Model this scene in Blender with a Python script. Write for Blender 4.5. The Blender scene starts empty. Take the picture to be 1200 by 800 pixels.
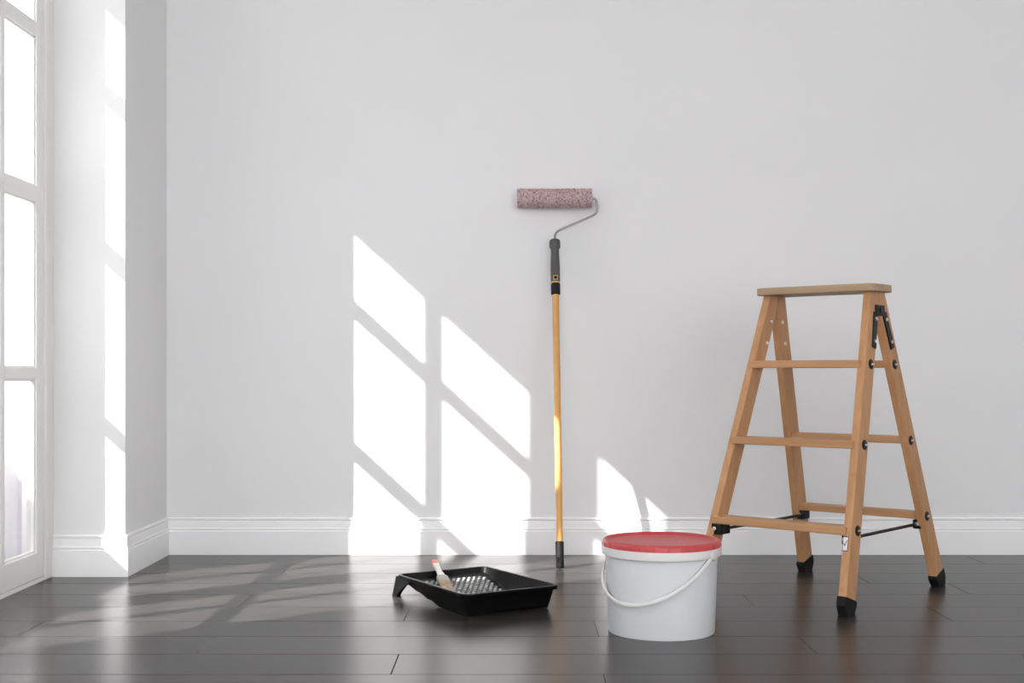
import bpy, bmesh, math, random
from mathutils import Vector, Matrix
random.seed(7)
S = bpy.context.scene
C = S.collection

# ------------------------------------------------------------------ camera, sky, sun, exposure
cam_d = bpy.data.cameras.new('camera')
cam_d.sensor_width = 36.0
cam_d.lens = 45.0
cam_d.shift_y = 0.03
cam_d.clip_start = 0.02
cam = bpy.data.objects.new('camera', cam_d)
cam.location = (0, 0, 0.70)
cam.rotation_euler = (math.pi / 2, 0, 0)
C.objects.link(cam)
S.camera = cam

world = bpy.data.worlds.new('daylight')
S.world = world
world.use_nodes = True
wn = world.node_tree.nodes
wn['Background'].inputs['Color'].default_value = (0.985, 0.985, 1.0, 1)
wn['Background'].inputs['Strength'].default_value = 1.3

sun_d = bpy.data.lights.new('sun', 'SUN')
sun_d.energy = 6.6
sun_d.angle = math.radians(0.55)
sun_d.color = (1.0, 0.975, 0.94)
sun = bpy.data.objects.new('sun', sun_d)
SUN = Vector((1.0, 1 / 1.37, -0.908)).normalized()
sun.rotation_euler = SUN.to_track_quat('-Z', 'Y').to_euler()
sun.location = (-6, -2, 6)
C.objects.link(sun)

S.view_settings.view_transform = 'Standard'
S.view_settings.look = 'None'
S.view_settings.gamma = 1.0
S.view_settings.use_curve_mapping = False
S.view_settings.exposure = 1.95
S.cycles.use_denoising = True
S.cycles.max_bounces = 14
S.cycles.diffuse_bounces = 8
S.cycles.transparent_max_bounces = 16

# ------------------------------------------------------------------ materials
def nodes(name):
    m = bpy.data.materials.new(name)
    m.use_nodes = True
    nt = m.node_tree
    return m, nt, nt.nodes['Principled BSDF']

def link(nt, a, b):
    nt.links.new(a, b)

def mat(name, col, rough=0.5, metal=0.0, spec=0.5, var=0.0, scale=8.0, bump=0.0, bscale=200.0, stretch=(1, 1, 1), coat=0.0):
    m, nt, p = nodes(name)
    p.inputs['Base Color'].default_value = (*col, 1)
    p.inputs['Roughness'].default_value = rough
    p.inputs['Metallic'].default_value = metal
    p.inputs['Specular IOR Level'].default_value = spec
    p.inputs['Coat Weight'].default_value = coat
    tc = nt.nodes.new('ShaderNodeTexCoord')
    mp = nt.nodes.new('ShaderNodeMapping')
    mp.inputs['Scale'].default_value = stretch
    link(nt, tc.outputs['Object'], mp.inputs['Vector'])
    if var:
        n = nt.nodes.new('ShaderNodeTexNoise')
        n.inputs['Scale'].default_value = scale
        n.inputs['Detail'].default_value = 5
        link(nt, mp.outputs['Vector'], n.inputs['Vector'])
        r = nt.nodes.new('ShaderNodeValToRGB')
        r.color_ramp.elements[0].position = 0.3
        r.color_ramp.elements[1].position = 0.7
        r.color_ramp.elements[0].color = (*[c * (1 - var) for c in col], 1)
        r.color_ramp.elements[1].color = (*[min(1, c * (1 + var)) for c in col], 1)
        link(nt, n.outputs['Fac'], r.inputs['Fac'])
        link(nt, r.outputs['Color'], p.inputs['Base Color'])
    if bump:
        n2 = nt.nodes.new('ShaderNodeTexNoise')
        n2.inputs['Scale'].default_value = bscale
        n2.inputs['Detail'].default_value = 3
        link(nt, mp.outputs['Vector'], n2.inputs['Vector'])
        b = nt.nodes.new('ShaderNodeBump')
        b.inputs['Strength'].default_value = bump
        b.inputs['Distance'].default_value = 0.002
        link(nt, n2.outputs['Fac'], b.inputs['Height'])
        link(nt, b.outputs['Normal'], p.inputs['Normal'])
    return m

M = {}
M['wall'] = mat('wall_paint', (0.80, 0.80, 0.805), 0.75, spec=0.2, var=0.012, scale=1.5, bump=0.06, bscale=90)
M['ceiling'] = mat('ceiling_paint', (0.82, 0.82, 0.82), 0.8, spec=0.2, var=0.01, scale=1.0)
M['trim'] = mat('trim_enamel', (0.90, 0.90, 0.905), 0.35, spec=0.4, var=0.01, scale=2.0)
M['door'] = mat('door_enamel', (0.82, 0.82, 0.80), 0.4, spec=0.4, var=0.012, scale=3.0)
M['masonry'] = mat('outer_render', (0.70, 0.69, 0.70), 0.85, spec=0.2, var=0.04, scale=3.0, bump=0.15, bscale=60)
M['shutter'] = mat('jamb_paint', (0.55, 0.53, 0.60), 0.7, spec=0.2, var=0.04, scale=5.0)
M['added_parapet'] = mat('added_parapet_render', (0.78, 0.77, 0.79), 0.85, spec=0.2, var=0.02, scale=3.0)
M['terrace'] = mat('terrace_stone', (0.50, 0.49, 0.47), 0.8, spec=0.2, var=0.08, scale=1.2)
M['subfloor'] = mat('subfloor', (0.012, 0.011, 0.010), 0.9, var=0.1, scale=4)
M['steel'] = mat('steel', (0.34, 0.34, 0.33), 0.28, metal=1.0, var=0.05, scale=30)
M['bolt'] = mat('zinc_bolt', (0.75, 0.75, 0.74), 0.3, metal=1.0, var=0.04, scale=30)
M['black_metal'] = mat('black_metal', (0.007, 0.007, 0.008), 0.42, spec=0.3, var=0.15, scale=30)
M['rubber'] = mat('black_rubber', (0.006, 0.006, 0.006), 0.5, spec=0.22, var=0.15, scale=25)
M['tray'] = mat('black_plastic', (0.004, 0.004, 0.0042), 0.36, spec=0.22, var=0.25, scale=30, bump=0.05, bscale=150)
M['tray_rib'] = mat('mottled_grey_plastic', (0.42, 0.42, 0.42), 0.3, spec=0.5, var=0.95, scale=38)  # mottled from near black to pale grey
M['grip'] = mat('grey_grip', (0.085, 0.087, 0.085), 0.5, spec=0.4, var=0.12, scale=40, stretch=(1, 1, 0.2))
M['grip_dark'] = mat('dark_grip', (0.014, 0.014, 0.014), 0.55, spec=0.2, var=0.2, scale=60, bump=0.2, bscale=300)
M['brass'] = mat('orange_ring', (0.62, 0.36, 0.11), 0.45, var=0.08, scale=30)
M['bucket'] = mat('bucket_plastic', (0.72, 0.73, 0.75), 0.38, spec=0.4, var=0.012, scale=6)
M['bucket_rim'] = mat('bucket_rim_plastic', (0.70, 0.695, 0.685), 0.4, spec=0.4, var=0.01, scale=8)
M['lid'] = mat('red_lid', (0.50, 0.055, 0.060), 0.36, spec=0.45, var=0.10, scale=9)
M['bristle'] = mat('bristle', (0.50, 0.38, 0.27), 0.8, spec=0.2, var=0.3, scale=60, stretch=(1, 1, 0.08))
M['ferrule'] = mat('ferrule', (0.46, 0.43, 0.39), 0.5, metal=0.3, var=0.12, scale=30)
M['brush_handle'] = mat('brush_handle', (0.82, 0.78, 0.72), 0.4, var=0.05, scale=20)
M['brush_tip'] = mat('brush_tip', (0.72, 0.17, 0.09), 0.4, var=0.1, scale=40)
M['sticker'] = mat('white_sticker', (0.75, 0.75, 0.74), 0.5, var=0.02, scale=20)
M['sticker_ink'] = mat('sticker_ink', (0.05, 0.05, 0.055), 0.5, var=0.05, scale=20)

def glass():
    m, nt, p = nodes('window_glass')
    nt.nodes.remove(p)
    out = nt.nodes['Material Output']
    t = nt.nodes.new('ShaderNodeBsdfTransparent')
    t.inputs['Color'].default_value = (0.78, 0.785, 0.79, 1)
    g = nt.nodes.new('ShaderNodeBsdfGlossy')
    g.inputs['Roughness'].default_value = 0.02
    lw = nt.nodes.new('ShaderNodeLayerWeight')      # facing is symmetric, so both faces of a pane behave alike
    pw = nt.nodes.new('ShaderNodeMath'); pw.operation = 'POWER'; pw.inputs[1].default_value = 4.0
    link(nt, lw.outputs['Facing'], pw.inputs[0])
    f = nt.nodes.new('ShaderNodeMath'); f.operation = 'MULTIPLY_ADD'
    f.inputs[1].default_value = 0.45; f.inputs[2].default_value = 0.03
    link(nt, pw.outputs[0], f.inputs[0])
    x = nt.nodes.new('ShaderNodeMixShader')
    link(nt, f.outputs[0], x.inputs[0])
    link(nt, t.outputs[0], x.inputs[1])
    link(nt, g.outputs[0], x.inputs[2])
    link(nt, x.outputs[0], out.inputs['Surface'])
    return m
M['glass'] = glass()

def wood(name, base, dark, rough, axis, scale=1.0, spec=0.4, ring=0.0, tint=0.12, bumpy=0.1):
    """long grain running along one object axis, a random offset for each object"""
    m, nt, p = nodes(name)
    p.inputs['Roughness'].default_value = rough
    p.inputs['Specular IOR Level'].default_value = spec
    tc = nt.nodes.new('ShaderNodeTexCoord')
    oi = nt.nodes.new('ShaderNodeObjectInfo')
    ofs = nt.nodes.new('ShaderNodeVectorMath'); ofs.operation = 'SCALE'
    ofs.inputs[0].default_value = (37.0, 53.0, 71.0)
    link(nt, oi.outputs['Random'], ofs.inputs['Scale'])
    add = nt.nodes.new('ShaderNodeVectorMath'); add.operation = 'ADD'
    link(nt, tc.outputs['Object'], add.inputs[0]); link(nt, ofs.outputs[0], add.inputs[1])
    mp = nt.nodes.new('ShaderNodeMapping')
    sc = [60 * scale] * 3; sc[axis] = 2.2 * scale
    mp.inputs['Scale'].default_value = sc
    link(nt, add.outputs[0], mp.inputs['Vector'])
    n = nt.nodes.new('ShaderNodeTexNoise')
    n.inputs['Scale'].default_value = 1.0; n.inputs['Detail'].default_value = 6; n.inputs['Distortion'].default_value = 0.6
    link(nt, mp.outputs['Vector'], n.inputs['Vector'])
    mp2 = nt.nodes.new('ShaderNodeMapping')
    sc2 = [14 * scale] * 3; sc2[axis] = 0.9 * scale
    mp2.inputs['Scale'].default_value = sc2
    link(nt, add.outputs[0], mp2.inputs['Vector'])
    n2 = nt.nodes.new('ShaderNodeTexNoise')
    n2.inputs['Scale'].default_value = 1.0; n2.inputs['Detail'].default_value = 4
    link(nt, mp2.outputs['Vector'], n2.inputs['Vector'])
    mixf = nt.nodes.new('ShaderNodeMath'); mixf.operation = 'ADD'
    h1 = nt.nodes.new('ShaderNodeMath'); h1.operation = 'MULTIPLY'; h1.inputs[1].default_value = 0.5
    h2 = nt.nodes.new('ShaderNodeMath'); h2.operation = 'MULTIPLY'; h2.inputs[1].default_value = 0.5
    link(nt, n.outputs['Fac'], h1.inputs[0]); link(nt, n2.outputs['Fac'], h2.inputs[0])
    link(nt, h1.outputs[0], mixf.inputs[0]); link(nt, h2.outputs[0], mixf.inputs[1])
    r = nt.nodes.new('ShaderNodeValToRGB')
    r.color_ramp.elements[0].position = 0.36; r.color_ramp.elements[0].color = (*dark, 1)
    r.color_ramp.elements[1].position = 0.62; r.color_ramp.elements[1].color = (*base, 1)
    link(nt, mixf.outputs[0], r.inputs['Fac'])
    hsv = nt.nodes.new('ShaderNodeHueSaturation')
    v = nt.nodes.new('ShaderNodeMapRange')
    v.inputs['To Min'].default_value = 1 - tint; v.inputs['To Max'].default_value = 1 + tint
    link(nt, oi.outputs['Random'], v.inputs['Value'])
    link(nt, v.outputs[0], hsv.inputs['Value'])
    link(nt, r.outputs['Color'], hsv.inputs['Color'])
    link(nt, hsv.outputs['Color'], p.inputs['Base Color'])
    b = nt.nodes.new('ShaderNodeBump')
    b.inputs['Strength'].default_value = bumpy; b.inputs['Distance'].default_value = 0.001
    link(nt, mixf.outputs[0], b.inputs['Height'])
    link(nt, b.outputs['Normal'], p.inputs['Normal'])
    return m

M['plank'] = wood('dark_oak_plank', (0.050, 0.046, 0.043), (0.030, 0.027, 0.025), 0.27, 0, 0.8, spec=0.22, tint=0.13, bumpy=0.12)
M['beech_z'] = wood('beech_upright', (0.55, 0.30, 0.145), (0.43, 0.22, 0.10), 0.48, 2, 1.0, spec=0.3, tint=0.05)
M['beech_x'] = wood('beech_tread', (0.54, 0.30, 0.148), (0.43, 0.225, 0.105), 0.48, 0, 1.0, spec=0.3, tint=0.06)
M['top_wood'] = wood('pale_beech_top', (0.46, 0.325, 0.205), (0.36, 0.245, 0.15), 0.5, 0, 1.0, spec=0.3, tint=0.02)
M['pole'] = wood('varnished_pole', (0.72, 0.39, 0.12), (0.60, 0.29, 0.075), 0.3, 2, 0.7, spec=0.5, tint=0.02, bumpy=0.03)

def nap_mat():
    m, nt, p = nodes('roller_nap')
    p.inputs['Roughness'].default_value = 0.95
    p.inputs['Specular IOR Level'].default_value = 0.1
    tc = nt.nodes.new('ShaderNodeTexCoord')
    n = nt.nodes.new('ShaderNodeTexNoise')
    n.inputs['Scale'].default_value = 130; n.inputs['Detail'].default_value = 2
    link(nt, tc.outputs['Object'], n.inputs['Vector'])
    r = nt.nodes.new('ShaderNodeValToRGB')
    e = r.color_ramp.elements
    e[0].position = 0.33; e[0].color = (0.27, 0.175, 0.185, 1)
    e[1].position = 0.46; e[1].color = (0.60, 0.43, 0.45, 1)
    k = e.new(0.66); k.color = (0.74, 0.60, 0.62, 1)
    link(nt, n.outputs['Fac'], r.inputs['Fac'])
    link(nt, r.outputs['Color'], p.inputs['Base Color'])
    return m
M['nap'] = nap_mat()

# ------------------------------------------------------------------ mesh helpers
class MB:
    def __init__(s):
        s.v = []; s.f = []
    def add(s, vs, fs):
        o = len(s.v)
        s.v += [tuple(v) for v in vs]
        s.f += [tuple(i + o for i in f) for f in fs]
        return s
    def box(s, x0, x1, y0, y1, z0, z1):
        v = [(x, y, z) for z in (z0, z1) for y in (y0, y1) for x in (x0, x1)]
        return s.add(v, [(0, 2, 3, 1), (4, 5, 7, 6), (0, 1, 5, 4), (2, 6, 7, 3), (0, 4, 6, 2), (1, 3, 7, 5)])
    def prism(s, A, B):
        """two matching polygon outlines joined into a solid"""
        n = len(A)
        f = [tuple(range(n))[::-1], tuple(range(n, 2 * n))]
        f += [(i, (i + 1) % n, n + (i + 1) % n, n + i) for i in range(n)]
        return s.add(list(A) + list(B), f)
    def tube(s, pts, r, n=12, flat=1.0, up=None, caps=True):
        """round (or flattened) bar along a point list; r may be a list of radii"""
        pts = [Vector(p) for p in pts]
        rr = r if isinstance(r, (list, tuple)) else [r] * len(pts)
        rings = []; prev = None
        for i, p in enumerate(pts):
            a = pts[max(0, i - 1)]; b = pts[min(len(pts) - 1, i + 1)]
            t = (b - a).normalized()
            if up is not None:
                ref = Vector(up)
            else:
                ref = prev if prev is not None else (Vector((0, 0, 1)) if abs(t.z) < 0.9 else Vector((1, 0, 0)))
            e1 = (ref - t * ref.dot(t)).normalized()
            e2 = t.cross(e1); prev = e1
            rings.append([p + e1 * math.cos(k * 2 * math.pi / n) * rr[i] + e2 * math.sin(k * 2 * math.pi / n) * rr[i] * flat for k in range(n)])
        v = [q for ring in rings for q in ring]; f = []
        for i in range(len(rings) - 1):
            for k in range(n):
                f.append((i * n + k, i * n + (k + 1) % n, (i + 1) * n + (k + 1) % n, (i + 1) * n + k))
        if caps:
            f.append(tuple(range(n))[::-1]); f.append(tuple(range((len(rings) - 1) * n, len(rings) * n)))
        return s.add(v, f)
    def lathe(s, prof, n=64, c=(0, 0, 0)):
        """closed at top and bottom when the profile starts or ends at radius 0"""
        v = []; f = []; idx = []
        for r, z in prof:
            if r < 1e-6:
                idx.append([len(v)] * n); v.append((c[0], c[1], c[2] + z))
            else:
                idx.append(list(range(len(v), len(v) + n)))
                v += [(c[0] + r * math.cos(k * 2 * math.pi / n), c[1] + r * math.sin(k * 2 * math.pi / n), c[2] + z) for k in range(n)]
        for a, b in zip(idx[:-1], idx[1:]):
            for k in range(n):
                q = [a[k], a[(k + 1) % n], b[(k + 1) % n], b[k]]
                o = []
                for i in q:
                    if i not in o: o.append(i)
                if len(o) > 2: f.append(tuple(o))
        return s.add(v, f)
    def disc(s, c, nrm, r, h, n=16, r2=None):
        c = Vector(c); nrm = Vector(nrm).normalized()
        return s.tube([c, c + nrm * h * 0.7, c + nrm * h], [r, r, r2 if r2 else r * 0.75], n)
    def mesh(s, name):
        me = bpy.data.meshes.new(name)
        me.from_pydata(s.v, [], s.f)
        bm = bmesh.new(); bm.from_mesh(me)
        bmesh.ops.recalc_face_normals(bm, faces=bm.faces)
        bm.to_mesh(me); bm.free()
        return me
    def build(s, name, m, parent=None, bevel=0.0, smooth=False, seg=2, ang=35, loc=None):
        me = s.mesh(name)
        me.materials.append(M[m])
        o = bpy.data.objects.new(name, me)
        C.objects.link(o)
        if parent: o.parent = parent
        if loc: o.location = loc
        if smooth:
            me.polygons.foreach_set('use_smooth', [True] * len(me.polygons))
            me.set_sharp_from_angle(angle=math.radians(ang))
        if bevel:
            b = o.modifiers.new('bevel', 'BEVEL')
            b.width = bevel; b.segments = seg; b.limit_method = 'ANGLE'; b.angle_limit = math.radians(30)
            b.harden_normals = False
        return o

def tag(o, label, cat, kind=None, group=None):
    o['label'] = label; o['category'] = cat
    if kind: o['kind'] = kind
    if group: o['group'] = group
    return o

def empty(name, loc=(0, 0, 0), rz=0.0):
    o = bpy.data.objects.new(name, None)
    o.empty_display_size = 0.1
    o.location = loc; o.rotation_euler = (0, 0, rz)
    C.objects.link(o)
    return o

# ------------------------------------------------------------------ the room
D = 4.920            # back wall
XL = -1.327          # left wall face
YR = 4.392           # reveal face beside the French door
XW = -1.580          # inner face of the door leaves
XO = -1.86           # outer face of the left wall
XR = 3.40            # right wall
YB = -2.40           # wall behind the camera
ZC = 3.10
BT = 0.013           # baseboard thickness
O1 = (2.74, YR)      # French door opening
O2 = (-1.30, 0.55)   # opening for the added second door, further back in the room
ZO = 2.44            # opening height

tag(MB().box(-2.0, XR + 0.25, D, D + 0.25, -0.1, ZC + 0.1).build('wall_back', 'wall'), 'plain white painted back wall with sun patches', 'wall', 'structure')
w = MB()
w.box(XO, XL, YR, D, -0.1, ZC + 0.1)
w.box(XO, XL, O2[1], O1[0], -0.1, ZC + 0.1)
w.box(XO, XL, YB, O2[0], -0.1, ZC + 0.1)
for a, b in (O1, O2):
    w.box(XO, XL, a, b, ZO, ZC + 0.1)
tag(w.build('wall_left', 'wall'), 'white painted left wall with deep reveal beside the French door', 'wall', 'structure')
tag(MB().box(XR, XR + 0.25, YB, D, -0.1, ZC + 0.1).build('wall_right', 'wall'), 'plain white painted wall on the right', 'wall', 'structure')
w = MB()
RW = [(-1.15, 0.25), (0.37, 1.77), (1.89, 3.25)]  # openings added out of view to let in fill light
xs = [XO] + [q for a in RW for q in a] + [XR + 0.25]
for i in range(0, len(xs), 2):
    w.box(xs[i], xs[i + 1], YB - 0.25, YB, -0.1, ZC + 0.1)
for a, b in RW:
    w.box(a, b, YB - 0.25, YB, 2.45, ZC + 0.1)
    w.box(a, b, YB - 0.25, YB, -0.1, 0.08)
tag(w.build('wall_rear', 'wall'), 'white wall behind the room with three tall openings added for fill light', 'wall', 'structure')
RL = (-1.2, -0.2, -1.9, 1.5)     # long rooflight added for fill light, well in front of the back wall, above and behind the camera
w = MB()
w.box(XO, XR + 0.25, RL[3], D + 0.25, ZC, ZC + 0.2)
w.box(XO, XR + 0.25, YB - 0.25, RL[2], ZC, ZC + 0.2)
w.box(XO, RL[0], RL[2], RL[3], ZC, ZC + 0.2)
w.box(RL[1], XR + 0.25, RL[2], RL[3], ZC, ZC + 0.2)
tag(w.build('ceiling', 'ceiling'), 'plain white flat ceiling with one long rooflight added for fill', 'ceiling', 'structure')

# floor: slab with every plank a piece of its own
floor = tag(MB().box(XO + 0.05, XR, YB, D, -0.12, -0.0165).build('floor', 'subfloor'), 'dark stained oak plank floor with satin gloss', 'floor', 'structure')
PITCH = 0.213; PLEN = 1.545; GAP = 0.0012
known = {3: 0.742, 2: 1.188, 1: -0.10, 0: 0.728, -1: -0.305, -2: 0.231, -3: -0.786, -4: -0.281, -5: 0.212, 4: 1.73}
plank_mesh = {}
def plank(x0, x1, y0, y1):
    key = (round(x1 - x0, 4), round(y1 - y0, 4))
    if key not in plank_mesh:
        a, b = key[0] / 2 - GAP / 2, key[1] / 2 - GAP / 2
        c = 0.0012
        A = [(-a, -b, -0.016), (a, -b, -0.016), (a, b, -0.016), (-a, b, -0.016)]
        B = [(x, y, -c) for x, y, z in A]
        T = [(x - c * (1 if x > 0 else -1), y - c * (1 if y > 0 else -1), 0.0) for x, y, z in A]
        m = MB()
        v = A + B + T
        f = [(3, 2, 1, 0), (8, 9, 10, 11)]
        for k in (0, 4):
            f += [(k + i, k + (i + 1) % 4, k + 4 + (i + 1) % 4, k + 4 + i) for i in range(4)]
        me = m.add(v, f).mesh('plank'); me.materials.append(M['plank'])
        plank_mesh[key] = me
    o = bpy.data.objects.new('plank', plank_mesh[key])
    o.location = ((x0 + x1) / 2, (y0 + y1) / 2, 0)
    C.objects.link(o); o.parent = floor
for k in range(-34, 6):
    y0 = max(3.818 + PITCH * k, YB); y1 = min(3.818 + PITCH * (k + 1), D - 0.001)
    if y1 - y0 < 0.012: continue
    left = XW - 0.03 if (y0 < O1[1] - 0.02 and y1 > O1[0]) or (y1 > O2[0] and y0 < O2[1]) else XL
    if y0 < YR < y1 or y0 >= YR: left = XL
    if y0 < YR < y1: left = XW - 0.03 if (YR - y0) > 0.1 else XL
    j = known.get(k, random.uniform(-1, 1))
    while j > left + 0.12: j -= PLEN
    cuts = [left]
    j += PLEN
    while j < XR - 0.1:
        cuts.append(j); j += PLEN
    cuts.append(XR)
    for a, b in zip(cuts[:-1], cuts[1:]): plank(a, b, y0, y1)

# baseboards: a moulded profile swept along each wall with mitred ends
PROF = [(0, 0), (BT, 0), (BT, 0.090), (BT - 0.004, 0.0925), (BT - 0.004, 0.0955), (BT - 0.001, 0.097), (BT - 0.001, 0.101), (BT - 0.005, 0.1035),
        (BT - 0.0055, 0.108), (BT - 0.005, 0.122), (BT - 0.006, 0.129), (BT - 0.0085, 0.131), (BT - 0.0035, 0.134), (BT - 0.003, 0.138), (BT - 0.005, 0.1415), (0, 0.1425)]
def baseboard(name, label, fn0, fn1):
    o = MB().prism([fn0(d, z) for d, z in PROF], [fn1(d, z) for d, z in PROF]).build(name, 'trim', smooth=True, ang=20)
    return tag(o, label, 'baseboard', 'structure')
baseboard('baseboard_back', 'white moulded baseboard along the back wall', lambda d, z: (XL + d, D - d, z), lambda d, z: (XR - d, D - d, z))
baseboard('baseboard_left', 'short white baseboard between the reveal corner and back wall', lambda d, z: (XL + d, YR - d, z), lambda d, z: (XL + d, D - d, z))
baseboard('baseboard_reveal', 'white baseboard in the reveal beside the French door', lambda d, z: (XW + 0.002, YR - d, z), lambda d, z: (XL + d, YR - d, z))
baseboard('baseboard_right', 'white baseboard along the right wall', lambda d, z: (XR - d, YB, z), lambda d, z: (XR - d, D - d, z))

# ------------------------------------------------------------------ French door
T = 0.036
def french_door(name, label, y0, y1, leaves, zb=0.10, zt=2.140):
    root = tag(empty(name, (XW, (y0 + y1) / 2, 0)), label, 'door', 'structure')
    oy = (y0 + y1) / 2
    def bld(m, nm, mm, par, **kw):
        m.v = [(x - XW, y - oy, z) for x, y, z in m.v]
        return m.build(nm, mm, par, **kw)
    # frame fixed to the masonry, a few millimetres proud of the leaves
    fr = MB()
    fy0, fy1 = leaves[0][0] - 0.062, leaves[-1][1] + 0.062
    fr.box(XW - 0.075, XW + 0.008, y0 - 0.002, fy0, 0, ZO + 0.001)
    fr.box(XW - 0.075, XW + 0.008, fy1, y1 + 0.002, 0, ZO + 0.001)
    fr.box(XW - 0.075, XW + 0.008, fy0, fy1, zt + 0.085, ZO + 0.001)
    fr.box(XW - 0.075, XW + 0.004, fy0, fy1, -0.015, 0.012)
    bld(fr, 'frame', 'door', root, bevel=0.002)
    for n, (g0, g1, mu, mw) in enumerate(leaves):
        last = n == len(leaves) - 1
        l0 = leaves[0][0] - 0.058 if n == 0 else (leaves[n - 1][1] + g0) / 2 + 0.002
        l1 = leaves[-1][1] + 0.058 if last else (g1 + leaves[n + 1][0]) / 2 - 0.002
        lf = MB()
        lf.box(XW - T, XW, l0, g0, 0.014, zt + 0.08)
        lf.box(XW - T, XW, g1, l1, 0.014, zt + 0.08)
        lf.box(XW - T, XW, g0, g1, 0.014, zb)
        lf.box(XW - T, XW, g0, g1, zt, zt + 0.08)
        leaf = bld(lf, 'leaf', 'door', root, bevel=0.0025)
        # glazing beads behind the leaf edge
        zbars = [(0.678, 0.714), (1.268, 1.318), (1.815, 1.862)]
        vb = MB(); vb.box(XW - T, XW - 0.001, mu, mu + mw, zb, zt)
        bld(vb, 'muntin', 'door', leaf, bevel=0.003)
        for a, b in zbars:
            for s0, s1 in ((g0, mu), (mu + mw, g1)):
                hb = MB(); hb.box(XW - T, XW - 0.001, s0, s1, a, b)
                bld(hb, 'muntin', 'door', leaf, bevel=0.003)
        zs = [zb] + [q for ab in zbars for q in ab] + [zt]
        for s0, s1 in ((g0, mu), (mu + mw, g1)):
            for i in range(0, len(zs), 2):
                pn = MB(); pn.box(XW - 0.022, XW - 0.018, s0 - 0.003, s1 + 0.003, zs[i] - 0.003, zs[i + 1] + 0.003)
                bld(pn, 'pane', 'glass', leaf)
                bd = MB(); e = 0.007; xa, xb = XW - 0.0175, XW - 0.008
                za, zc = zs[i], zs[i + 1]
                bd.box(xa, xb, s0, s0 + e, za, zc); bd.box(xa, xb, s1 - e, s1, za, zc)
                bd.box(xa, xb, s0 + e, s1 - e, za, za + e); bd.box(xa, xb, s0 + e, s1 - e, zc - e, zc)
                bld(bd, 'glazing_bead', 'door', leaf)
    return root
french_door('door_1', 'white glazed French door with small panes in left wall', O1[0], O1[1],
            [(2.965, 3.518, 3.285, 0.03), (3.700, 4.258, 3.958, 0.034)])
french_door('fill_light_door', 'unseen white glazed French door added in left wall for fill light', O2[0], O2[1],
            [(-1.07, -0.51, -0.80, 0.034), (-0.32, 0.24, -0.04, 0.034)])  # unseen door, added to bring daylight into the room
# outer jamb with rebates, seen through the panes
j = MB()
j.box(XO - 0.02, XW - 0.076, YR - 0.028, YR + 0.01, 0, ZO)
tag(j.build('trim_1', 'masonry', bevel=0.003), 'pale outer jamb seen through the door panes', 'trim', 'structure')
tag(MB().box(XW - 0.093, XW - 0.074, YR - 0.066, YR - 0.026, 0, ZO).build('trim_2', 'shutter', bevel=0.002), 'narrow lilac grey weather strip outside the French door', 'trim', 'structure')
tag(MB().box(-30, XO, -15, 40, -0.35, -0.12).build('terrace', 'terrace'), 'pale stone terrace outside the French door', 'terrace', 'structure')

# balcony wall added to block low sun; its coping sets the lower limit of the sun patches
tag(MB().box(-2.42, -2.30, -2.2, 9.0, -0.13, 0.925).build('added_parapet', 'added_parapet', bevel=0.01), 'low white balcony wall added outside to cut off low sun', 'added_parapet', 'structure')

# ------------------------------------------------------------------ stepladder
LX, LY, TH = 0.999, 4.112, 0.717
LH, UT, UB, LD, LW, LT, WT, RB = 0.974, 0.186, 0.260, 0.371, 0.066, 0.0255, 0.041, 0.254
BOARD = 0.024
lad = tag(empty('step_ladder', (LX, LY, 0), -TH), 'beech wooden stepladder with three steps each side and black feet', 'ladder')
ZT = LH - BOARD + 0.001
def uo(z, fr):
    b = UB if fr else RB
    return b + (UT - b) * z / LH
def vf(z):
    return -LD + (LD - WT) * z / LH
slope = (LD - WT) / LH
def leg(side, fr):
    sg = -1 if fr else 1
    zm = (LD - LW) / slope                       # height at which the pair of legs meet
    prof = [(-vf(0.022), 0.022), (-vf(0.022) - LW, 0.022), (0.0, zm), (0.0, ZT), (-vf(ZT), ZT)]
    A = [(side * uo(z, fr), sg * v, z) for v, z in prof]
    B = [(side * (uo(z, fr) - LT), sg * v, z) for v, z in prof]
    L = MB().prism(A, B).build('leg', 'beech_z', lad, bevel=0.0025)
    # rubber shoe, cut level with the floor and chamfered
    e = 0.0025
    ax = Vector((-slope, 1)).normalized()         # leg axis in (v outward, z)
    nr = Vector((ax.y, -ax.x))
    def pt(along, across):                        # from the point where the outer edge meets the floor
        q = Vector((LD, 0)) + ax * along + nr * across
        return (q.x, q.y)
    cw = LW * ax.y
    P = [pt(0.058, e), pt(0.030, e + 0.001), (LD - 0.014, 0.0), (LD - LW + 0.004, 0.0), (LD - LW - 0.013, 0.022), pt(0.058 , -cw - e)]
    A = [(side * (uo(z, fr) + e), sg * v, z) for v, z in P]
    B = [(side * (uo(z, fr) - LT - e), sg * v, z) for v, z in P]
    MB().prism(A, B).build('foot_cap', 'rubber', L, bevel=0.002)
    return L
legs = {(s, f): leg(s, f) for s in (1, -1) for f in (True, False)}
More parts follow.
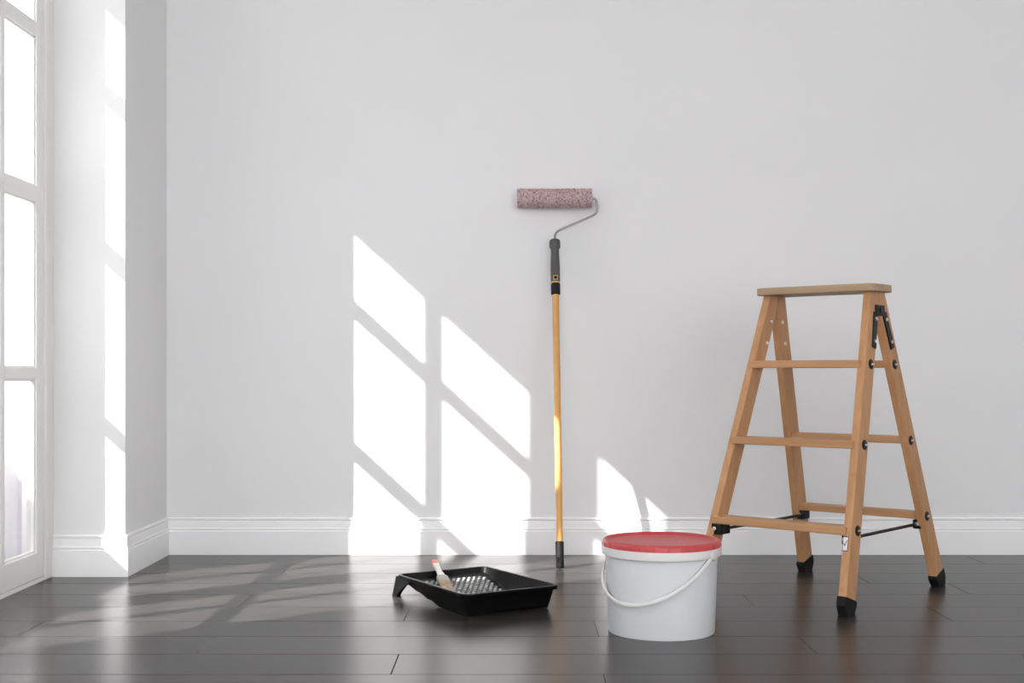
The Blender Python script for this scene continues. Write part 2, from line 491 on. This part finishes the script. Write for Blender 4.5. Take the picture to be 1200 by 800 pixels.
# pale top board with rounded corners
BA, BB = 0.2065, 0.078
pts = []
for cx, cy, a0 in ((1, 1, 0), (-1, 1, 90), (-1, -1, 180), (1, -1, 270)):
    r = 0.026
    for k in range(7):
        a = math.radians(a0 + 15 * k)
        pts.append((cx * (BA - r) + r * math.cos(a), cy * (BB - r) + r * math.sin(a)))
MB().prism([(x, y, LH - BOARD) for x, y in pts], [(x, y, LH) for x, y in pts]).build('top_board', 'top_wood', lad, bevel=0.004, seg=3)
STEPS = [0.2235, 0.4715, 0.714]
for z in STEPS:
    for fr in (True, False):
        sg = -1 if fr else 1
        h = 0.0235
        hl = uo(z, fr) - LT + 0.010
        v0 = -vf(z) + 0.006
        dp = LW + 0.004 if fr else LW - 0.014
        ya, yb = sorted((sg * v0, sg * (v0 - dp))) if fr else sorted((sg * (v0 - 0.014), sg * (v0 - 0.014 - dp)))
        MB().box(-hl, hl, ya, yb, z, z + h).build('step', 'beech_x', lad, bevel=0.003)
        for side in (1, -1):
            zc = z + h * 0.45
            u = side * uo(zc, fr); v = sg * (-vf(zc) - LW * 0.60)
            wsh = MB().disc((u - side * 0.001, v, zc), (side, 0, 0.08 * side), 0.0155, 0.004, 20).build('bolt_washer', 'black_metal', lad, smooth=True)
            MB().box(min(u + side * .002, u + side * .0042), max(u + side * .002, u + side * .0042), v - 0.003, v + 0.014, zc - 0.0028, zc + 0.0028).build('bolt_slot', 'bolt', wsh)
# hinge brackets on the outer faces, bolt heads on both
for side in (1, -1):
    def P3(v, z, off): return (side * (uo(z, True) + off), v, z)
    hb = MB()
    def plate(p, q, wd, th):
        p = Vector(p); q = Vector(q); d = (q - p).normalized(); n = Vector((-d.y, d.x)) * wd / 2
        ring = [p + n, p - n, q - n, q + n]
        hb.prism([P3(a.x, a.y, -0.001) for a in ring], [P3(a.x, a.y, th) for a in ring])
    def cl(z, k): return vf(z) + LW * k
    plate((cl(0.885, .62), 0.885), (cl(0.775, .74), 0.775), 0.026, 0.0035)
    plate((-cl(0.885, .62), 0.885), (-cl(0.775, .55), 0.775), 0.026, 0.0042)
    plate((-0.030, 0.892), (0.030, 0.892), 0.034, 0.0049)
    br = hb.build('hinge_bracket', 'black_metal', lad, bevel=0.001)
    MB().disc(P3(0.0, 0.893, 0.004), (side, 0, 0.08 * side), 0.009, 0.004, 18).build('pivot_pin', 'black_metal', br, smooth=True)
    for sgv, kk in ((1, (.66, .74)), (-1, (.60, .55))):
        for z, k in ((0.865, kk[0]), (0.795, kk[1])):
            v = sgv * cl(z, k)
            MB().disc(P3(v, z, 0.003), (side, 0, 0.08 * side), 0.0058, 0.004, 14).build('bolt', 'bolt', br, smooth=True)
            MB().disc((side * (uo(z, True) - LT + 0.001), v, z), (-side, 0, -0.08 * side), 0.0062, 0.006, 14).build('bolt_nut', 'bolt', lad, smooth=True)
# spreader bars with their brackets
for side in (1, -1):
    zb = 0.206
    ui = uo(zb, True) - LT
    va, vb = vf(zb) + LW * 0.5, -vf(zb) - LW * 0.6
    us = side * (ui - 0.014)
    sp = MB().tube([(us, va, zb), (us, vb, zb)], 0.0052, 10).build('spreader_bar', 'black_metal', lad, smooth=True)
    fin, fv = (0.026, 0.001) if side < 0 else (0.019, 0.030)
    b1 = MB().box(*sorted((side * (ui + 0.012), side * (ui - fin))), vf(zb) + fv, vf(zb) + LW * 0.85, zb - 0.016, zb + 0.0185)
    b1 = b1.build('bracket', 'black_metal', lad, bevel=0.004)
    MB().disc((side * (ui - (0.0 if side < 0 else 0.010)), vf(zb) + fv + 0.001, zb + 0.002), (0, -1, 0), 0.006, 0.004, 14).build('bolt', 'bolt', b1, smooth=True)
    b2 = MB().box(*sorted((side * (ui + 0.006), side * (ui - 0.024))), -vf(zb) - LW * 0.98, -vf(zb) - LW * 0.30, zb - 0.014, zb + 0.016)
    b2 = b2.build('bracket', 'black_metal', lad, bevel=0.004)
    MB().disc((side * (ui - 0.008), -vf(zb) - LW * 0.97, zb + 0.002), (0, -1, 0), 0.006, 0.004, 14).build('bolt', 'bolt', b2, smooth=True)
# sticker with a tick on the front right leg
def fp(du, z, off):        # a point on the front face of the right front leg, du from its inner edge
    return (uo(z, True) - LT + du, vf(z) - off, z)
def patch(du0, du1, z0, z1, o0, o1):
    ring = [(du0, z0), (du1, z0), (du1, z1), (du0, z1)]
    return MB().prism([fp(a, z, o0) for a, z in ring], [fp(a, z, o1) for a, z in ring])
st = patch(0.0008, 0.0185, 0.179, 0.221, -0.0005, 0.0006).build('sticker', 'sticker_ink', legs[(1, True)])
st['label'] = 'white sticker with dark border and tick mark'
sm = patch(0.0026, 0.0167, 0.1815, 0.2185, -0.0004, 0.0010)
sm.build('sticker_face', 'sticker', lad)
def stroke(a, b, wd):
    a = Vector(a); b = Vector(b); d = (b - a).normalized(); n = Vector((-d.y, d.x)) * wd / 2
    ring = [a + n, a - n, b - n, b + n]
    return MB().prism([fp(q.x, q.y, 0.0) for q in ring], [fp(q.x, q.y, 0.0014) for q in ring])
tk = stroke((0.0048, 0.202), (0.0085, 0.194), 0.0022)
tk2 = stroke((0.0080, 0.1938), (0.0148, 0.210), 0.0022)
tk.add(tk2.v, tk2.f)
tk.build('tick_mark', 'sticker_ink', lad)

# ------------------------------------------------------------------ bucket
bk = tag(empty('paint_bucket', (0.405, 3.472, 0)), 'white plastic paint bucket with closed red lid and white handle', 'bucket')
MB().lathe([(0, 0.003), (0.136, 0.003), (0.139, 0.0), (0.1418, 0.0), (0.1434, 0.003), (0.1515, 0.2125), (0.1495, 0.2135), (0, 0.214)], 96).build('body', 'bucket', bk, smooth=True, ang=40)
MB().lathe([(0.150, 0.2125), (0.1600, 0.2095), (0.1618, 0.2105), (0.1622, 0.2265), (0.1612, 0.2315), (0.1585, 0.2325), (0.150, 0.2325)], 96).build('collar', 'bucket_rim', bk, smooth=True, ang=40)
lid = MB().lathe([(0, 0.2415), (0.1440, 0.2415), (0.1465, 0.2425), (0.1495, 0.2480), (0.1515, 0.2495), (0.1545, 0.2492), (0.1580, 0.2465), (0.1597, 0.2420), (0.1602, 0.2322), (0.1585, 0.2305), (0.14, 0.2305), (0, 0.2305)], 96).build('lid', 'lid', bk, smooth=True, ang=40)
lid_rib = MB().tube([(0.1600, 0, 0.2335), (0.1592, 0, 0.2425)], 0.0016, 6).build('lid_rib', 'lid', lid, smooth=True)
for k in range(1, 28):
    c = lid_rib.copy(); C.objects.link(c); c.parent = lid
    c.rotation_euler = (0, 0, k * 2 * math.pi / 28)
ax = Vector((0.77, -0.64, 0)).normalized(); nn = Vector((-0.64, -0.77, 0)).normalized()
bail = []
for k in range(41):
    ph = math.pi * k / 40
    bail.append(ax * 0.1590 * math.cos(ph) + (nn * 0.1605 + Vector((0, 0, -0.122))) * math.sin(ph) + Vector((0, 0, 0.2135)))
rr = [0.0078 - 0.0020 * min(1, min(k, 40 - k) / 6) for k in range(41)]
hd = MB().tube(bail, rr, 10, flat=0.55, up=(0, 0, 1)).build('handle', 'bucket_rim', bk, smooth=True)
for s in (1, -1):
    q = ax * 0.158 * s + Vector((0, 0, 0.216))
    bs = MB().tube([q - ax * s * 0.008, q + ax * s * 0.006, q + ax * s * 0.008], [0.0115, 0.0115, 0.009], 20).build('handle_boss', 'bucket_rim', hd, smooth=True)

# ------------------------------------------------------------------ paint tray
TX, TY, TA = -0.1095, 3.8965, 0.5481
TL, TW, TZ = 0.4417, 0.3280, 0.0705
tray = tag(empty('paint_tray', (TX, TY, 0), TA), 'black plastic paint tray with ribbed ramp on the floor', 'paint tray')
VB = -0.015
def zfloor(v):
    return 0.0035 if v < VB else 0.0035 + (v - VB) / (TL / 2 - 0.02 - VB) * 0.048
RC = 0.030
def grid(n, half, dense):
    a = [half * (-1 + 2 * i / n) for i in range(n + 1)]
    ex = []
    for d in dense: ex += [-half + d, half - d]
    return sorted(set(round(q, 5) for q in a + ex if True))
us = grid(22, TW / 2, (0.003, 0.006, 0.009, 0.012, 0.0165, 0.021, 0.0255, 0.030))
vs = grid(30, TL / 2, (0.003, 0.006, 0.009, 0.012, 0.0165, 0.021, 0.0255, 0.030)) + [VB]
vs = sorted(set(vs))
def tray_z(d, v):
    if d < 0.009: return TZ - 0.0012 * (1 - math.sin(math.pi * d / 0.009)) * 0.9
    wall = TZ - 0.001 - (d - 0.009) * 3.2
    return max(zfloor(v), wall)
tm = MB(); ids = {}
def rounded(u, v):
    a = abs(u) - (TW / 2 - RC); b = abs(v) - (TL / 2 - RC)
    d = min(TW / 2 - abs(u), TL / 2 - abs(v))
    if a > 0 and b > 0:
        k = max(a, b) / math.hypot(a, b)
        u = math.copysign(TW / 2 - RC + a * k, u); v = math.copysign(TL / 2 - RC + b * k, v)
    return u, v, d
for i, u in enumerate(us):
    for j_, v in enumerate(vs):
        uu, vv, d = rounded(u, v)
        ids[i, j_] = len(tm.v)
        tm.v.append((uu, vv, tray_z(d, vv)))
for i in range(len(us) - 1):
    for j_ in range(len(vs) - 1):
        tm.f.append((ids[i, j_], ids[i + 1, j_], ids[i + 1, j_ + 1], ids[i, j_ + 1]))
# turned-down rim
nu, nv = len(us) - 1, len(vs) - 1
loop = [(i, 0) for i in range(nu)] + [(nu, k) for k in range(nv)] + [(i, nv) for i in range(nu, 0, -1)] + [(0, k) for k in range(nv, 0, -1)]
base = len(tm.v)
for key in loop:
    x, y, z = tm.v[ids[key]]
    l = math.hypot(x, y); tm.v.append((x + x / l * 0.002, y + y / l * 0.002, z - 0.011))
n = len(loop)
for k in range(n):
    tm.f.append((ids[loop[k]], ids[loop[(k + 1) % n]], base + (k + 1) % n, base + k))
basin = tm.build('basin', 'tray', tray, smooth=True, ang=40)
sol = basin.modifiers.new('thickness', 'SOLIDIFY'); sol.thickness = 0.0026; sol.offset = -1
# end legs that hold the ramp end up
for s in (-1, 1):
    lg = MB()
    e = s * (TW / 2 - 0.001)
    prof = [(TL / 2 - 0.002, 0.064), (TL / 2 + 0.010, 0.0), (TL / 2 - 0.016, 0.0), (TL / 2 - 0.024, 0.010), (TL / 2 - 0.040, 0.024), (TL / 2 - 0.062, 0.038), (TL / 2 - 0.095, 0.057), (TL / 2 - 0.12, 0.063)]
    def lean(v, z): return (0.064 - z) * 0.12
    lg.prism([(e + s * lean(v, z), v, z) for v, z in prof], [(e - s * 0.004 + s * lean(v, z), v, z) for v, z in prof])
    prof2 = [(0, 0.064), (0, 0.0), (0.028, 0.0), (0.032, 0.012), (0.044, 0.030), (0.07, 0.048), (0.10, 0.063)]
    lg.prism([(e + s * (0.064 - z) * 0.12 - s * a, TL / 2 - 0.002 + (0.064 - z) * 0.19, z) for a, z in prof2], [(e + s * (0.064 - z) * 0.12 - s * a, TL / 2 - 0.007 + (0.064 - z) * 0.19, z) for a, z in prof2])
    lg.build('leg', 'tray', tray, bevel=0.001)
# raised lozenges on the ramp
rb = MB()
for a in range(17):
    for b in range(13):
        v = -0.030 + a * 0.0125; u = -0.117 + b * 0.0190 + (0.0095 if a % 2 else 0)
        if abs(u) > 0.122: continue
        z = zfloor(v); k = 0.0
        rb.add([(u - 0.0078, v, zfloor(v) - .0005), (u, v - 0.0042, zfloor(v - .0042) - .0005), (u + 0.0078, v, zfloor(v) - .0005), (u, v + 0.0042, zfloor(v + .0042) - .0005),
                (u - 0.004, v, z + 0.003), (u, v - 0.0018, z + 0.003), (u + 0.004, v, z + 0.003), (u, v + 0.0018, z + 0.003)],
               [(0, 1, 5, 4), (1, 2, 6, 5), (2, 3, 7, 6), (3, 0, 4, 7), (4, 5, 6, 7)])
ro = rb.build('ramp_ribs', 'tray_rib', tray)
ro['kind'] = 'stuff'

# ------------------------------------------------------------------ paintbrush lying in the tray
def tray_world(u, v, z):
    c, s = math.cos(TA), math.sin(TA)
    return Vector((TX + c * u - s * v, TY + s * u + c * v, z))
B0 = tray_world(-0.060, 0.064, zfloor(0.064) + 0.010)
B1 = tray_world(-0.006, 0.262, 0.0935)
brush = tag(empty('paintbrush', B0), 'flat paintbrush with white handle and orange tip resting in tray', 'paintbrush')
axis = (B1 - B0).normalized()
# width direction: flat on the ramp
wd = Vector((math.cos(TA), math.sin(TA), 0)); wd = (wd - axis * wd.dot(axis)).normalized()
th = axis.cross(wd)
LEN = (B1 - B0).length
def blade(prof):
    """prof: (along, half width, half thickness)"""
    m = MB(); n = 14
    v = []
    for a, hw, ht in prof:
        for k in range(n):
            t = k * 2 * math.pi / n
            ct, st_ = math.cos(t), math.sin(t)
            sx = math.copysign(abs(ct) ** 0.6, ct); sy = math.copysign(abs(st_) ** 0.6, st_)
            v.append(axis * a + wd * hw * sx + th * ht * sy)
    f = [tuple(range(n))[::-1], tuple(range((len(prof) - 1) * n, len(prof) * n))]
    for i in range(len(prof) - 1):
        f += [(i * n + k, i * n + (k + 1) % n, (i + 1) * n + (k + 1) % n, (i + 1) * n + k) for k in range(n)]
    return m.add(v, f)
blade([(-0.004, 0.0185, 0.003), (0.02, 0.0195, 0.006), (0.058, 0.0185, 0.0075)]).build('bristles', 'bristle', brush, smooth=True)
blade([(0.056, 0.0192, 0.0085), (0.090, 0.0192, 0.0090), (0.096, 0.0175, 0.0085)]).build('ferrule', 'ferrule', brush, smooth=True)
hn = blade([(0.094, 0.0150, 0.0078), (0.108, 0.0115, 0.0075), (0.135, 0.0085, 0.007), (0.165, 0.0090, 0.0072), (LEN - 0.028, 0.0112, 0.0072)]).build('handle', 'brush_handle', brush, smooth=True)
blade([(LEN - 0.029, 0.0113, 0.0073), (LEN - 0.012, 0.0110, 0.0070), (LEN - 0.003, 0.0080, 0.006), (LEN, 0.004, 0.004)]).build('handle_tip', 'brush_tip', hn, smooth=True)

# ------------------------------------------------------------------ paint roller on its extension pole
FX, FY = 0.1705, 4.548
roller = tag(empty('paint_roller', (FX, FY, 0)), 'paint roller with mottled pink nap on long orange pole against wall', 'paint roller')
RR = 0.0365
YN = D - FY - RR - 0.003            # roller axis, touching the wall
ZN = 1.362
pd = Vector((-0.008, (D - FY - 0.055), 1.208)).normalized()    # leaning direction of the pole
def on(z): return pd * (z / pd.z)
def cyl(prof, name, m, parent, n=24, ang=40):
    mb = MB()
    mb.tube([on(z) for z, r in prof], [r for z, r in prof], n)
    return mb.build(name, m, parent, smooth=True, ang=ang)
pole = cyl([(0.090, 0.0128), (1.00, 0.0128)], 'pole', 'pole', roller)
ec = cyl([(0.0035, 0.0105), (0.008, 0.0145), (0.055, 0.0150), (0.093, 0.0155), (0.0955, 0.0140)], 'end_cap', 'grip_dark', roller)
q = on(0.035)
MB().box(q.x - 0.011, q.x - 0.002, q.y - 0.0168, q.y - 0.012, q.z - 0.010, q.z + 0.010).build('hang_slot', 'rubber', ec)
cyl([(0.990, 0.0135), (0.993, 0.0172), (1.012, 0.0178), (1.030, 0.0176), (1.0335, 0.0165)], 'collar', 'grip_dark', roller)
cyl([(1.0325, 0.0163), (1.0335, 0.0172), (1.0385, 0.0172), (1.0395, 0.0163)], 'ring', 'brass', roller)
hg = cyl([(1.0385, 0.0165), (1.045, 0.0176), (1.09, 0.0178), (1.13, 0.0166), (1.155, 0.0152), (1.168, 0.0160), (1.172, 0.0200), (1.176, 0.0208), (1.194, 0.0208), (1.200, 0.0195), (1.203, 0.0150)], 'handle', 'grip', roller)
q = on(1.056)
bz = MB().box(q.x - 0.0085, q.x + 0.0085, q.y - 0.0205, q.y - 0.012, q.z - 0.0085, q.z + 0.0085).build('lock_button', 'brass', hg, bevel=0.001)
MB().disc((q.x, q.y - 0.0200, q.z), (0, -1, 0), 0.0062, 0.002, 16).build('button_hole', 'rubber', hg)
# cranked wire frame
hl = 0.1415
xc = (650.0 - 600) / 1500 * (FY + YN) - FX        # centre of the sleeve
t0 = on(1.19); t1 = on(1.217)
xe = xc + hl
yk = YN
raw = [t0, t1, Vector((t1.x + 0.006, t1.y + 0.004, 1.232)), Vector((t1.x + 0.022, t1.y + 0.008, 1.243)), Vector((xe + 0.004, yk - 0.004, 1.296)), Vector((xe + 0.0175, yk, 1.306)), Vector((xe + 0.021, yk, 1.318)),
       Vector((xe + 0.0205, yk, 1.345)), Vector((xe + 0.017, yk, 1.357)), Vector((xe + 0.009, yk, ZN)), Vector((xe - 0.03, yk, ZN))]
def smooth_path(p, it=2):
    for _ in range(it):
        o = [p[0]]
        for a, b in zip(p[:-1], p[1:]):
            o += [a * 0.75 + b * 0.25, a * 0.25 + b * 0.75]
        p = o + [p[-1]]
    return p
MB().tube(smooth_path(raw), 0.0042, 12).build('wire_frame', 'steel', roller, smooth=True)
# fluffy sleeve: a densely jittered tube
nm = MB(); NA, NB_ = 150, 72
for i in range(NA + 1):
    x = xc - hl + 2 * hl * i / NA
    edge = min(i, NA - i)
    k0 = RR - (0.004 if edge == 0 else 0.0012 if edge == 1 else 0)
    for k in range(NB_):
        a = k * 2 * math.pi / NB_
        r = k0 - 0.0055 * random.random() ** 1.4
        nm.v.append((x + random.uniform(-.0012, .0012), YN + r * math.cos(a), ZN + r * math.sin(a)))
for i in range(NA):
    for k in range(NB_):
        nm.f.append((i * NB_ + k, i * NB_ + (k + 1) % NB_, (i + 1) * NB_ + (k + 1) % NB_, (i + 1) * NB_ + k))
nm.f.append(tuple(range(NB_))); nm.f.append(tuple(range(NA * NB_, (NA + 1) * NB_)))
sl = nm.build('nap_sleeve', 'nap', roller, smooth=True, ang=180)
sl['label'] = 'mottled pinkish grey fluffy roller sleeve'
fz = MB()
for _ in range(5200):
    x = xc + random.uniform(-hl - 0.001, hl + 0.001); a = random.uniform(0, 2 * math.pi)
    dv = Vector((random.uniform(-.5, .5), math.cos(a) + random.uniform(-.5, .5), math.sin(a) + random.uniform(-.5, .5))).normalized()
    p = Vector((x, YN + (RR - 0.004) * math.cos(a), ZN + (RR - 0.004) * math.sin(a)))
    t1_ = dv.orthogonal().normalized(); t2_ = dv.cross(t1_); h = 0.0011
    fz.add([p + t1_ * h, p - t1_ * h * .5 + t2_ * h * .87, p - t1_ * h * .5 - t2_ * h * .87, p + dv * random.uniform(0.005, 0.0095)], [(0, 1, 3), (1, 2, 3), (2, 0, 3)])
fzo = fz.build('nap_fibres', 'nap', sl); fzo['kind'] = 'stuff'
for s in (-1, 1):
    MB().disc((xc + s * (hl - 0.002), YN, ZN), (s, 0, 0), 0.017, 0.004, 24).build('sleeve_cap', 'bucket_rim', sl, smooth=True)
